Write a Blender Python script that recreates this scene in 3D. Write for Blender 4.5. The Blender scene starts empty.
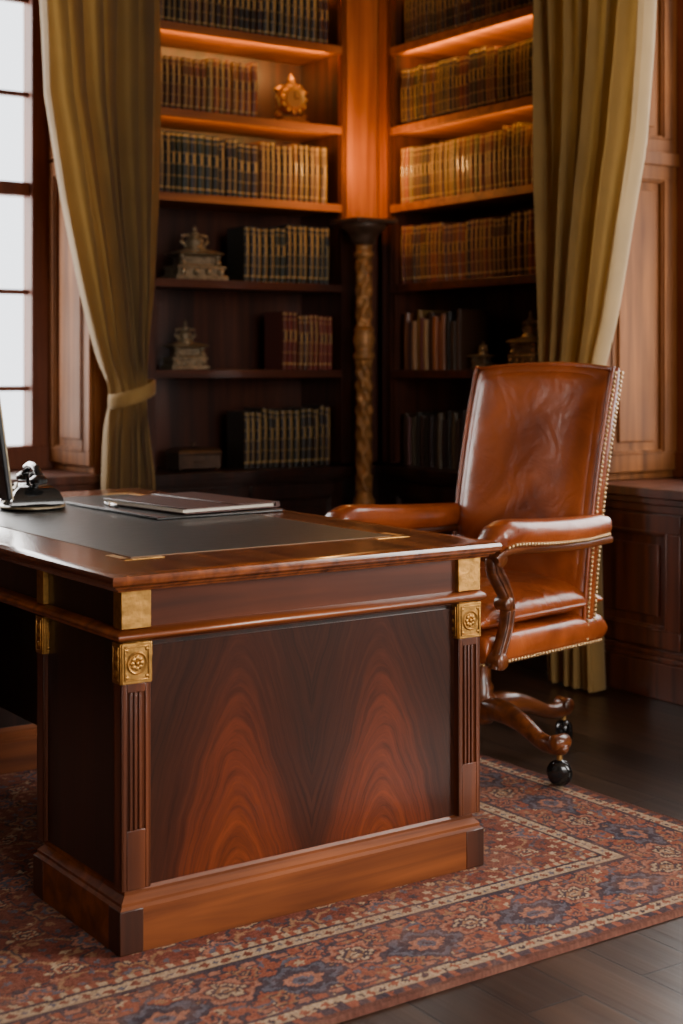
import bpy, bmesh, math, random
import numpy as np
from mathutils import Vector, Matrix
random.seed(7); rng=np.random.default_rng(5)
scene=bpy.context.scene
def s2l(c):
    return tuple(((x/255)/12.92 if x/255<=0.04045 else ((x/255+0.055)/1.055)**2.4) for x in c)
# ------------------------------------------------------------------ materials
def newmat(name):
    m=bpy.data.materials.new(name); m.use_nodes=True
    nt=m.node_tree; b=nt.nodes['Principled BSDF']
    return m,nt,b
def simple(name,col,rough=0.5,metal=0.0,coat=0.0,noise=0.0,nscale=20,bump=0.0,sheen=0):
    m,nt,b=newmat(name)
    b.inputs['Base Color'].default_value=(*col,1); b.inputs['Roughness'].default_value=rough
    b.inputs['Metallic'].default_value=metal; b.inputs['Coat Weight'].default_value=coat
    if sheen: b.inputs['Sheen Weight'].default_value=sheen
    if noise or bump:
        tc=nt.nodes.new('ShaderNodeTexCoord'); n=nt.nodes.new('ShaderNodeTexNoise')
        n.inputs['Scale'].default_value=nscale; n.inputs['Detail'].default_value=6
        nt.links.new(tc.outputs['Object'],n.inputs['Vector'])
        if noise:
            r=nt.nodes.new('ShaderNodeValToRGB')
            r.color_ramp.elements[0].position=.3; r.color_ramp.elements[1].position=.7
            r.color_ramp.elements[0].color=(*[c*(1-noise) for c in col],1)
            r.color_ramp.elements[1].color=(*[min(1,c*(1+noise)) for c in col],1)
            nt.links.new(n.outputs['Fac'],r.inputs['Fac']); nt.links.new(r.outputs['Color'],b.inputs['Base Color'])
        if bump:
            bp=nt.nodes.new('ShaderNodeBump'); bp.inputs['Strength'].default_value=bump; bp.inputs['Distance'].default_value=.01
            nt.links.new(n.outputs['Fac'],bp.inputs['Height']); nt.links.new(bp.outputs['Normal'],b.inputs['Normal'])
    return m
def wood(name,dark,light,axis='z',scale=1.0,rough=0.3,coat=0.25,bump=0.04,spec=.5):
    m,nt,b=newmat(name)
    tc=nt.nodes.new('ShaderNodeTexCoord'); mp=nt.nodes.new('ShaderNodeMapping')
    s={'x':(1.2,22,22),'y':(22,1.2,22),'z':(22,22,1.2)}[axis]
    mp.inputs['Scale'].default_value=[k*scale for k in s]
    n=nt.nodes.new('ShaderNodeTexNoise'); n.inputs['Scale'].default_value=1; n.inputs['Detail'].default_value=8; n.inputs['Distortion'].default_value=.6
    n2=nt.nodes.new('ShaderNodeTexNoise'); n2.inputs['Scale'].default_value=2.2; n2.inputs['Detail'].default_value=3
    r=nt.nodes.new('ShaderNodeValToRGB'); r.color_ramp.elements[0].position=.32; r.color_ramp.elements[1].position=.7
    r.color_ramp.elements[0].color=(*dark,1); r.color_ramp.elements[1].color=(*light,1)
    mx=nt.nodes.new('ShaderNodeMixRGB'); mx.blend_type='MULTIPLY'; mx.inputs['Fac'].default_value=.55
    r2=nt.nodes.new('ShaderNodeValToRGB'); r2.color_ramp.elements[0].position=.35;r2.color_ramp.elements[0].color=(.45,.4,.4,1); r2.color_ramp.elements[1].position=.65
    L=nt.links.new
    L(tc.outputs['Object'],mp.inputs['Vector']); L(mp.outputs['Vector'],n.inputs['Vector']); L(tc.outputs['Object'],n2.inputs['Vector'])
    L(n.outputs['Fac'],r.inputs['Fac']); L(n2.outputs['Fac'],r2.inputs['Fac']); L(r.outputs['Color'],mx.inputs['Color1']); L(r2.outputs['Color'],mx.inputs['Color2'])
    L(mx.outputs['Color'],b.inputs['Base Color'])
    bp=nt.nodes.new('ShaderNodeBump'); bp.inputs['Strength'].default_value=bump; bp.inputs['Distance'].default_value=.005
    L(n.outputs['Fac'],bp.inputs['Height']); L(bp.outputs['Normal'],b.inputs['Normal'])
    b.inputs['Roughness'].default_value=rough; b.inputs['Coat Weight'].default_value=coat; b.inputs['Coat Roughness'].default_value=.15
    b.inputs['Specular IOR Level'].default_value=spec
    return m
def attrmat(name,rough=.6,bump=0,bscale=300,coat=0,sheen=0,mulnoise=0):
    m,nt,b=newmat(name)
    a=nt.nodes.new('ShaderNodeAttribute'); a.attribute_name='Col'
    nt.links.new(a.outputs['Color'],b.inputs['Base Color']); b.inputs['Roughness'].default_value=rough
    b.inputs['Coat Weight'].default_value=coat
    if sheen: b.inputs['Sheen Weight'].default_value=sheen
    if bump:
        tc=nt.nodes.new('ShaderNodeTexCoord'); n=nt.nodes.new('ShaderNodeTexNoise'); n.inputs['Scale'].default_value=bscale
        nt.links.new(tc.outputs['Object'],n.inputs['Vector'])
        bp=nt.nodes.new('ShaderNodeBump'); bp.inputs['Strength'].default_value=bump; bp.inputs['Distance'].default_value=.004
        nt.links.new(n.outputs['Fac'],bp.inputs['Height']); nt.links.new(bp.outputs['Normal'],b.inputs['Normal'])
    return m
W_DESKX=wood('mahogany_rail',s2l((86,40,16)),s2l((150,78,34)),'x',1.3,.34,.2)
W_TOP=wood('mahogany_top',s2l((82,38,17)),s2l((150,80,38)),'y',1.2,.22,.45,.02)
W_DARK=wood('dark_mahogany',s2l((28,13,8)),s2l((60,29,17)),'z',1.2,.35,.2)
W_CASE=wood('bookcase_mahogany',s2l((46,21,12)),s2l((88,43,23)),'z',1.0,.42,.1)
W_STILE_LIT=wood('bookcase_stile_mahogany_lit',s2l((136,70,24)),s2l((196,112,44)),'z',1.0,.5,.0)  # bookcase wood in a brighter tone, warm lamp glow put into the colour
W_SHELF=wood('shelf_mahogany_lit',s2l((126,68,26)),s2l((178,104,44)),'x',1.0,.5,.0)  # upper shelves: strip-light glow put into the wood colour
W_SHELF_UNLIT=wood('shelf_mahogany_unlit',s2l((58,27,15)),s2l((92,45,24)),'x',1.0,.4,.15)  # same shelf wood without the painted glow
W_PANEL=wood('window_panelling',s2l((92,54,24)),s2l((146,90,44)),'z',1.0,.6,.0,.04,.2)
W_WIN=wood('window_frame_wood',s2l((88,44,24)),s2l((130,70,40)),'z',1.0,.5,.0,.04,.3)
W_CHAIR=wood('chair_walnut',s2l((76,37,16)),s2l((144,78,36)),'x',1.5,.3,.35)
BRASS=simple('aged_brass',s2l((178,130,66)),.42,.9,0,.3,60,.15)
NAILM=simple('antique_brass_nails',s2l((206,170,120)),.3,.85)
GILTW=simple('worn_gilt_line',s2l((104,76,46)),.5,.2)
BRASSF=simple('brass_fittings',s2l((176,134,76)),.45,.8,0,.3,40,.1)
COLM=simple('gilded_wood',s2l((156,108,56)),.5,.25,0,.5,26,.1)
SILVER=simple('antique_silver',s2l((146,130,104)),.4,.6,0,.4,50)
BLACK=simple('black_lacquer',(.008,.008,.008),.15,0,.5)
BLKMAT=simple('black_plastic',(.012,.013,.015),.35)
CAPM=simple('dark_bronze',s2l((78,58,44)),.45,.3,0,.3,30)
PLASTER=simple('plaster_paint',s2l((110,92,74)),.9,0,0,.05,3)
LEATHD=simple('desk_leather_inlay',s2l((30,30,28)),.38,0,.1,.4,40,.1)
PAPER=simple('paper',s2l((215,205,190)),.8)
FOLD=simple('folder_leather',s2l((66,30,21)),.45,0,.1,.25,40,.1)
def curtain_mat():
    m=simple('olive_velvet_curtain',s2l((140,110,58)),.85,0,0,.12,8,.05,.2)
    nt=m.node_tree; b=nt.nodes['Principled BSDF']; out=nt.nodes['Material Output']
    t=nt.nodes.new('ShaderNodeBsdfTranslucent'); t.inputs['Color'].default_value=(*s2l((196,152,78)),1)
    mx=nt.nodes.new('ShaderNodeMixShader'); mx.inputs[0].default_value=.18
    nt.links.new(b.outputs[0],mx.inputs[1]); nt.links.new(t.outputs[0],mx.inputs[2]); nt.links.new(mx.outputs[0],out.inputs['Surface'])
    return m
CURT=curtain_mat()
def chair_leather(name,crease=.35):
    m,nt,b=newmat(name); L=nt.links.new
    tc=nt.nodes.new('ShaderNodeTexCoord')
    n=nt.nodes.new('ShaderNodeTexNoise'); n.inputs['Scale'].default_value=4; n.inputs['Detail'].default_value=8; n.inputs['Distortion'].default_value=.8
    r=nt.nodes.new('ShaderNodeValToRGB'); r.color_ramp.elements[0].position=.32; r.color_ramp.elements[1].position=.70
    r.color_ramp.elements[0].color=(*s2l((108,44,13)),1); r.color_ramp.elements[1].color=(*s2l((180,88,34)),1)
    L(tc.outputs['Object'],n.inputs['Vector']); L(n.outputs['Fac'],r.inputs['Fac']); L(r.outputs['Color'],b.inputs['Base Color'])
    v=nt.nodes.new('ShaderNodeTexVoronoi'); v.inputs['Scale'].default_value=260
    n3=nt.nodes.new('ShaderNodeTexNoise'); n3.inputs['Scale'].default_value=9; n3.inputs['Detail'].default_value=5; n3.inputs['Distortion'].default_value=1.2
    L(tc.outputs['Object'],v.inputs['Vector']); L(tc.outputs['Object'],n3.inputs['Vector'])
    b1=nt.nodes.new('ShaderNodeBump'); b1.inputs['Strength'].default_value=.08; b1.inputs['Distance'].default_value=.002
    b2=nt.nodes.new('ShaderNodeBump'); b2.inputs['Strength'].default_value=crease; b2.inputs['Distance'].default_value=.02
    L(v.outputs['Distance'],b1.inputs['Height']); L(n3.outputs['Fac'],b2.inputs['Height']); L(b2.outputs['Normal'],b1.inputs['Normal']); L(b1.outputs['Normal'],b.inputs['Normal'])
    rr=nt.nodes.new('ShaderNodeMapRange'); rr.inputs['To Min'].default_value=.20; rr.inputs['To Max'].default_value=.42
    L(n.outputs['Fac'],rr.inputs['Value']); L(rr.outputs['Result'],b.inputs['Roughness'])
    b.inputs['Coat Weight'].default_value=.5; b.inputs['Coat Roughness'].default_value=.18
    return m
LEATHER=chair_leather('cognac_leather',.28); LEATHER2=chair_leather('cognac_leather_creased',.8)
def veneer(name,cx,quarter,z_ap):
    m,nt,b=newmat(name); L=nt.links.new
    def math_(op,a,bb=None,c=None):
        n=nt.nodes.new('ShaderNodeMath'); n.operation=op
        for i,x in enumerate((a,bb,c)):
            if x is None: continue
            if isinstance(x,(int,float)): n.inputs[i].default_value=x
            else: L(x,n.inputs[i])
        return n.outputs[0]
    tc=nt.nodes.new('ShaderNodeTexCoord'); sp=nt.nodes.new('ShaderNodeSeparateXYZ'); L(tc.outputs['Object'],sp.inputs[0])
    X=math_('ABSOLUTE',math_('SUBTRACT',sp.outputs[0],cx)); Z=sp.outputs[2]
    cmb0=nt.nodes.new('ShaderNodeCombineXYZ'); L(X,cmb0.inputs[0]); L(Z,cmb0.inputs[2])
    nz=nt.nodes.new('ShaderNodeTexNoise'); nz.inputs['Scale'].default_value=4.5; nz.inputs['Detail'].default_value=4; L(cmb0.outputs[0],nz.inputs['Vector'])
    dx=math_('ADD',math_('SUBTRACT',X,quarter),math_('MULTIPLY',math_('SUBTRACT',nz.outputs['Fac'],.5),.06))
    d2=math_('MULTIPLY',math_('SUBTRACT',math_('SQRT',math_('ADD',math_('MULTIPLY',dx,dx),.003)),.0548),3.4)
    c=math_('ADD',Z,d2)
    cmb=nt.nodes.new('ShaderNodeCombineXYZ'); L(math_('MULTIPLY',c,30),cmb.inputs[0]); L(math_('MULTIPLY',dx,6),cmb.inputs[1]); L(math_('MULTIPLY',Z,2),cmb.inputs[2])
    st=nt.nodes.new('ShaderNodeTexNoise'); st.inputs['Scale'].default_value=1.3; st.inputs['Detail'].default_value=12; st.inputs['Roughness'].default_value=.7; L(cmb.outputs[0],st.inputs['Vector'])
    r=nt.nodes.new('ShaderNodeValToRGB'); e=r.color_ramp.elements; r.color_ramp.interpolation='EASE'
    e[0].position=.0; e[0].color=(*s2l((120,54,22)),1); e[1].position=1; e[1].color=(*s2l((52,25,14)),1)
    k=e.new(.33); k.color=(*s2l((100,43,19)),1); k=e.new(.66); k.color=(*s2l((62,28,15)),1)
    L(math_('MULTIPLY',math_('SUBTRACT',c,.08),1.3),r.inputs['Fac'])
    r2=nt.nodes.new('ShaderNodeValToRGB'); r2.color_ramp.elements[0].position=.34; r2.color_ramp.elements[0].color=(.42,.37,.34,1); r2.color_ramp.elements[1].position=.66; r2.color_ramp.elements[1].color=(1.15,1.08,1,1)
    L(st.outputs['Fac'],r2.inputs['Fac'])
    mx=nt.nodes.new('ShaderNodeMixRGB'); mx.blend_type='MULTIPLY'; mx.inputs['Fac'].default_value=1
    L(r.outputs['Color'],mx.inputs['Color1']); L(r2.outputs['Color'],mx.inputs['Color2']); L(mx.outputs['Color'],b.inputs['Base Color'])
    b.inputs['Roughness'].default_value=.32; b.inputs['Coat Weight'].default_value=.25; b.inputs['Coat Roughness'].default_value=.16
    b.inputs['Specular IOR Level'].default_value=.35
    return m
def floor_mat():
    m,nt,b=newmat('dark_oak_planks'); L=nt.links.new
    tc=nt.nodes.new('ShaderNodeTexCoord'); mp=nt.nodes.new('ShaderNodeMapping'); mp.inputs['Rotation'].default_value=(0,0,math.radians(90))
    br=nt.nodes.new('ShaderNodeTexBrick'); br.inputs['Scale'].default_value=1; br.inputs['Brick Width'].default_value=1.3; br.inputs['Row Height'].default_value=.15
    br.inputs['Mortar Size'].default_value=.003; br.inputs['Color1'].default_value=(*s2l((46,31,22)),1); br.inputs['Color2'].default_value=(*s2l((78,56,41)),1)
    br.inputs['Mortar'].default_value=(.003,.002,.002,1); br.offset=.37; br.inputs['Bias'].default_value=-.1
    n=nt.nodes.new('ShaderNodeTexNoise'); n.inputs['Scale'].default_value=1; n.inputs['Detail'].default_value=8
    mp2=nt.nodes.new('ShaderNodeMapping'); mp2.inputs['Scale'].default_value=(30,1.6,1)
    r=nt.nodes.new('ShaderNodeValToRGB'); r.color_ramp.elements[0].position=.3; r.color_ramp.elements[0].color=(.35,.33,.33,1); r.color_ramp.elements[1].position=.7
    mx=nt.nodes.new('ShaderNodeMixRGB'); mx.blend_type='MULTIPLY'; mx.inputs['Fac'].default_value=.9
    L(tc.outputs['Object'],mp.inputs['Vector']); L(mp.outputs['Vector'],br.inputs['Vector']); L(tc.outputs['Object'],mp2.inputs['Vector']); L(mp2.outputs['Vector'],n.inputs['Vector'])
    L(n.outputs['Fac'],r.inputs['Fac']); L(br.outputs['Color'],mx.inputs['Color1']); L(r.outputs['Color'],mx.inputs['Color2']); L(mx.outputs['Color'],b.inputs['Base Color'])
    bp=nt.nodes.new('ShaderNodeBump'); bp.inputs['Strength'].default_value=.7; bp.inputs['Distance'].default_value=.004; bp.invert=True
    bp2=nt.nodes.new('ShaderNodeBump'); bp2.inputs['Strength'].default_value=.3; bp2.inputs['Distance'].default_value=.004
    L(n.outputs['Fac'],bp2.inputs['Height']); L(br.outputs['Fac'],bp.inputs['Height']); L(bp2.outputs['Normal'],bp.inputs['Normal']); L(bp.outputs['Normal'],b.inputs['Normal'])
    b.inputs['Roughness'].default_value=.32
    return m
FLOOR=floor_mat(); BOOKM=attrmat('book_cloth_and_leather',.5,.1,80,.1)
RUGM=attrmat('wool_pile',1.0,.5,350,0,0)
RUGM.node_tree.nodes['Principled BSDF'].inputs['Specular IOR Level'].default_value=.15
# ------------------------------------------------------------------ mesh builder
class MB:
    def __init__(s): s.v=[]; s.f=[]; s.m=[]; s.c=[]; s.col=(1,1,1)
    def add(s,vs,fs,mi=0):
        o=len(s.v); s.v+= [tuple(v) for v in vs]
        for f in fs: s.f.append(tuple(i+o for i in f)); s.m.append(mi); s.c.append(s.col)
    def box(s,x0,x1,y0,y1,z0,z1,mi=0):
        s.add([(x0,y0,z0),(x1,y0,z0),(x1,y1,z0),(x0,y1,z0),(x0,y0,z1),(x1,y0,z1),(x1,y1,z1),(x0,y1,z1)],
              [(0,3,2,1),(4,5,6,7),(0,1,5,4),(1,2,6,5),(2,3,7,6),(3,0,4,7)],mi)
    def mould(s,x0,x1,y0,y1,prof,mi=0):  # prof [(out,z)]
        vs=[];fs=[];n=len(prof)
        for o,z in prof: vs+=[(x0-o,y0-o,z),(x1+o,y0-o,z),(x1+o,y1+o,z),(x0-o,y1+o,z)]
        for i in range(n-1):
            for k in range(4): a=i*4+k;b=i*4+(k+1)%4; fs.append((a,b,b+4,a+4))
        fs.append((3,2,1,0)); e=(n-1)*4; fs.append((e,e+1,e+2,e+3)); s.add(vs,fs,mi)
    def lathe(s,prof,c=(0,0,0),seg=24,mi=0,M=None,twist=None):
        vs=[];fs=[];n=len(prof)
        for r,z in prof:
            for k in range(seg):
                a=2*math.pi*k/seg; rr=r*(1+(twist(a,z) if twist else 0))
                p=Vector((rr*math.cos(a),rr*math.sin(a),z))
                if M: p=M@p
                vs.append((p.x+c[0],p.y+c[1],p.z+c[2]))
        for i in range(n-1):
            for k in range(seg): a=i*seg+k;b=i*seg+(k+1)%seg; fs.append((a,b,b+seg,a+seg))
        fs.append(tuple(range(seg-1,-1,-1))); fs.append(tuple(range((n-1)*seg,n*seg))); s.add(vs,fs,mi)
    def tube(s,pts,rad,seg=12,mi=0,side=None,sq=2.0):
        pts=[Vector(p) for p in pts]; n=len(pts); vs=[];fs=[]
        side=Vector(side) if side else Vector((0,0,1))
        for i,p in enumerate(pts):
            t=(pts[min(i+1,n-1)]-pts[max(i-1,0)]).normalized()
            a=(side-t*side.dot(t)); a=a.normalized() if a.length>1e-5 else Vector((1,0,0)); b=t.cross(a)
            r=rad[i] if isinstance(rad,list) else rad
            if not isinstance(r,(tuple,list)): r=(r,r)
            for k in range(seg):
                th=2*math.pi*k/seg; ct,st=math.cos(th),math.sin(th)
                ca=math.copysign(abs(ct)**(2/sq),ct); sa=math.copysign(abs(st)**(2/sq),st)
                vs.append(p+a*r[0]*ca+b*r[1]*sa)
        for i in range(n-1):
            for k in range(seg): a=i*seg+k;b=i*seg+(k+1)%seg; fs.append((a,b,b+seg,a+seg))
        fs.append(tuple(range(seg-1,-1,-1))); fs.append(tuple(range((n-1)*seg,n*seg))); s.add(vs,fs,mi)
    def ball(s,c,r,mi=0,seg=12,sc=(1,1,1)):
        pr=[(max(1e-4,math.sin(math.pi*i/8)),-math.cos(math.pi*i/8)) for i in range(9)]
        vs=[];fs=[]
        for rr,z in pr:
            for k in range(seg):
                a=2*math.pi*k/seg; vs.append((c[0]+r*sc[0]*rr*math.cos(a),c[1]+r*sc[1]*rr*math.sin(a),c[2]+r*sc[2]*z))
        for i in range(8):
            for k in range(seg): a=i*seg+k;b=i*seg+(k+1)%seg; fs.append((a,b,b+seg,a+seg))
        s.add(vs,fs,mi)
    def pillow(s,fn,nu,nv,hf,hb,p=8,mi=0):
        def sp(k,n): return math.sin(math.pi/2*(2*k/n-1)) 
        def P(a,b): return Vector(fn(a,b))
        F=[];B=[]
        for j in range(nv+1):
            for i in range(nu+1):
                a=sp(i,nu);b=sp(j,nv); e=1e-3
                c=P(a,b); n=(P(a+e,b)-P(a-e,b)).cross(P(a,b+e)-P(a,b-e)).normalized()
                h=math.sqrt(max(0,1-abs(a)**p))*math.sqrt(max(0,1-abs(b)**p))
                F.append(c+n*hf*h); B.append(c-n*hb*h)
        w=nu+1; N=len(F); fs=[]
        for j in range(nv):
            for i in range(nu):
                q=j*w+i; fs.append((q,q+1,q+1+w,q+w)); fs.append((N+q,N+q+w,N+q+1+w,N+q+1))
        s.add(F+B,fs,mi); s.weld=True
    def obj(s,name,mats,parent=None,M=None,bevel=0,smooth=40,weld=False,recalc=True,cols=False,seg=2):
        me=bpy.data.meshes.new(name); me.from_pydata(s.v,[],s.f)
        me.polygons.foreach_set('material_index',s.m)
        if cols:
            at=me.color_attributes.new('Col','FLOAT_COLOR','CORNER'); a=[]
            for f,c in zip(s.f,s.c): a+= [c[0],c[1],c[2],1.0]*len(f)
            at.data.foreach_set('color',a)
        for m in mats: me.materials.append(m)
        if weld or recalc or getattr(s,'weld',False):
            bm=bmesh.new(); bm.from_mesh(me)
            if weld or getattr(s,'weld',False): bmesh.ops.remove_doubles(bm,verts=bm.verts,dist=1e-5)
            if recalc: bmesh.ops.recalc_face_normals(bm,faces=bm.faces)
            bm.to_mesh(me); bm.free()
        me.polygons.foreach_set('use_smooth',[True]*len(me.polygons))
        if smooth<180: me.set_sharp_from_angle(angle=math.radians(smooth))
        o=bpy.data.objects.new(name,me); scene.collection.objects.link(o)
        if parent: o.parent=parent
        if M is not None: o.matrix_world=M
        if bevel:
            md=o.modifiers.new('bevel','BEVEL'); md.width=bevel; md.segments=seg; md.limit_method='ANGLE'; md.angle_limit=math.radians(50); md.harden_normals=False
        return o
def empty(name,M):
    e=bpy.data.objects.new(name,None); scene.collection.objects.link(e); e.matrix_world=M; e.empty_display_size=.1; return e
def TR(x,y,z,a): return Matrix.Translation((x,y,z))@Matrix.Rotation(a,4,'Z')
# ------------------------------------------------------------------ frames
RA=math.radians(34.0); R=TR(.166,6.71,0,RA)        # room frame: inner corner of bookcases
DA=math.radians(34.9); D=TR(-.442,2.928,0,DA)      # desk frame
# ------------------------------------------------------------------ room shell
X0,X1,Y0,Y1=-6.6,.50,-8.6,.50; CH=3.35
b=MB(); b.box(X0-.1,X1+.1,Y0-.1,Y1+.1,-.1,0); b.obj('floor',[FLOOR],M=R)
b=MB(); b.box(X0-.1,X1+.1,Y0-.1,Y1+.1,CH,CH+.1); b.obj('ceiling',[PLASTER],M=R)
ZS=.75; ZT=3.05
b=MB()
b.box(-1.4,X1+.1,Y1,Y1+.12,0,CH); b.box(X0,-2.95,Y1,Y1+.12,0,CH); b.box(-2.95,-1.4,Y1,Y1+.12,0,ZS); b.box(-2.95,-1.4,Y1,Y1+.12,ZT,CH)
b.obj('wall_north',[W_CASE],M=R)
b=MB()
b.box(X1,X1+.12,-1.4,Y1,0,CH); b.box(X1,X1+.12,-4.0,-2.95,0,CH); b.box(X1,X1+.12,Y0,-6.2,0,CH)
b.box(X1,X1+.12,-2.95,-1.4,0,ZS); b.box(X1,X1+.12,-2.95,-1.4,ZT,CH); b.box(X1,X1+.12,-6.2,-4.0,0,ZS); b.box(X1,X1+.12,-6.2,-4.0,ZT,CH)
b.obj('wall_east',[W_CASE],M=R)
b=MB(); b.box(X0-.12,X0,Y0,Y1+.12,0,CH); b.obj('wall_west',[PLASTER],M=R)
b=MB(); b.box(X0-.12,X1+.12,Y0-.12,Y0,0,.7); b.box(X0-.12,X1+.12,Y0-.12,Y0,ZT,CH); b.box(X0-.12,-4.2,Y0-.12,Y0,.7,ZT); b.box(-1.4,X1+.12,Y0-.12,Y0,.7,ZT)
b.obj('wall_south',[PLASTER],M=R)
def framed_panel(mb,fmap,u0,u1,z0,z1,mi=0,border=.05,dep=.018):
    def bx(a0,a1,d0,d1,c0,c1):
        P=[fmap(a,d,c) for c in (c0,c1) for (a,d) in ((a0,d0),(a1,d0),(a1,d1),(a0,d1))]
        mb.add(P,[(0,3,2,1),(4,5,6,7),(0,1,5,4),(1,2,6,5),(2,3,7,6),(3,0,4,7)],mi)
    m=border
    bx(u0,u1,0,dep,z0,z0+m); bx(u0,u1,0,dep,z1-m,z1); bx(u0,u0+m,0,dep,z0+m,z1-m); bx(u1-m,u1,0,dep,z0+m,z1-m)
    for k,(gg,dd) in enumerate(((0,dep*1.25),(.008,dep*.8))):
        a0,a1,c0,c1=u0+m+gg-.004,u1-m-gg+.004,z0+m+gg-.004,z1-m-gg+.004; w=.008
        bx(a0,a1,0,dd,c0,c0+w); bx(a0,a1,0,dd,c1-w,c1); bx(a0,a0+w,0,dd,c0,c1); bx(a1-w,a1,0,dd,c0,c1)
    bx(u0+m+.045,u1-m-.045,0,dep*.6,z0+m+.045,z1-m-.045)
b=MB(); b.box(-1.40,-1.18,0,.5,ZS,CH)
fm=lambda u,d,z:(-1.40-d,u,z)
framed_panel(b,fm,.01,.43,ZS+.03,2.05,border=.06); framed_panel(b,fm,.01,.43,2.06,CH-.2,border=.06)
b.obj('trim_1',[W_PANEL],M=R,bevel=.003)
b=MB(); b.box(0,.5,-1.40,-1.18,ZS,CH)
fm=lambda u,d,z:(u,-1.40-d,z)
framed_panel(b,fm,.01,.43,ZS+.03,1.98,border=.07); framed_panel(b,fm,.01,.43,2.0,CH-.2,border=.07)
b.box(-.01,.45,-1.43,-1.38,1.965,2.015)
b.obj('trim_2',[W_PANEL],M=R,bevel=.003)
b=MB(); b.box(-3.3,-2.95,0,.5,0,CH); b.box(-3.3,-1.18,0,.5,ZT,CH); b.obj('trim_3',[W_PANEL],M=R)
b=MB(); b.box(0,.5,-4.0,-2.95,0,CH); b.box(0,.5,-2.95,-1.18,ZT,CH); b.obj('trim_4',[W_PANEL],M=R)
W_DWAIN=wood('wainscot_mahogany',s2l((62,30,18)),s2l((108,56,33)),'z',1.0,.36,.2)
def wainscot(name,swap,a0,a1):
    mb=MB()
    def bb(u0,u1,d0,d1,z0,z1,mi=0):
        if swap: mb.box(d0,d1,u0,u1,z0,z1,mi)
        else: mb.box(u0,u1,d0,d1,z0,z1,mi)
    bb(a0,a1,.0,.499,0,ZS-.04)
    bb(a0,a1,-.035,.499,ZS-.035,ZS-.001); bb(a0,a1,-.02,.4,ZS-.06,ZS-.035); bb(a0,a1,-.012,.4,ZS-.09,ZS-.06)
    bb(a0,a1,-.03,.4,0,.13); bb(a0,a1,-.02,.4,.13,.15); bb(a0,a1,-.01,.4,.15,.17)
    n=max(1,round((a1-a0)/.6)); w=(a1-a0)/n
    for i in range(n):
        f=(lambda u,d,z:(-d,u,z)) if swap else (lambda u,d,z:(u,-d,z))
        framed_panel(mb,f,a0+i*w+.005,a0+(i+1)*w-.005,.18,ZS-.095,0,.065,.016)
    return mb.obj(name,[W_DWAIN],M=R,bevel=.003)
wainscot('window_seat_cabinet',False,-2.95,-1.18); wainscot('window_seat_cabinet',True,-2.95,-1.305)
def window(name,swap,a0,a1,z0,z1,plane,side_bars=4):
    mb=MB()
    def bb(u0,u1,d0,d1,c0,c1,mi=0):
        d0+=plane; d1+=plane
        if swap: mb.box(d0,d1,u0,u1,c0,c1,mi)
        else: mb.box(u0,u1,d0,d1,c0,c1,mi)
    bb(a0,a0+.09,-.04,.06,z0,z1); bb(a1-.09,a1,-.04,.06,z0,z1); bb(a0,a1,-.04,.06,z1-.08,z1); bb(a0,a1,-.05,.06,z0,z0+.1)
    zm=1.935; bb(a0+.09,a1-.09,-.02,.05,zm-.03,zm+.03)
    for c in (1.09,1.50,2.34,2.74): bb(a0+.09,a1-.09,0,.03,c-.011,c+.011)
    for k in range(1,side_bars): 
        u=a0+(a1-a0)*k/side_bars; bb(u-.011,u+.011,0,.03,z0+.05,z1-.05)
    return mb.obj(name,[W_WIN],M=R,bevel=.003)
window('window_1',False,-2.95,-1.40,ZS,ZT,.47)
window('window_2',True,-2.95,-1.40,ZS,ZT,.47)
window('added_window_3',True,-6.2,-4.0,ZS,ZT,.52)  # unseen window, added as a frame for the key area light
window('added_window_4',False,-4.2,-1.4,.7,ZT,Y0-.08,6)  # unseen window, added as a frame for the fill behind the camera
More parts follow.
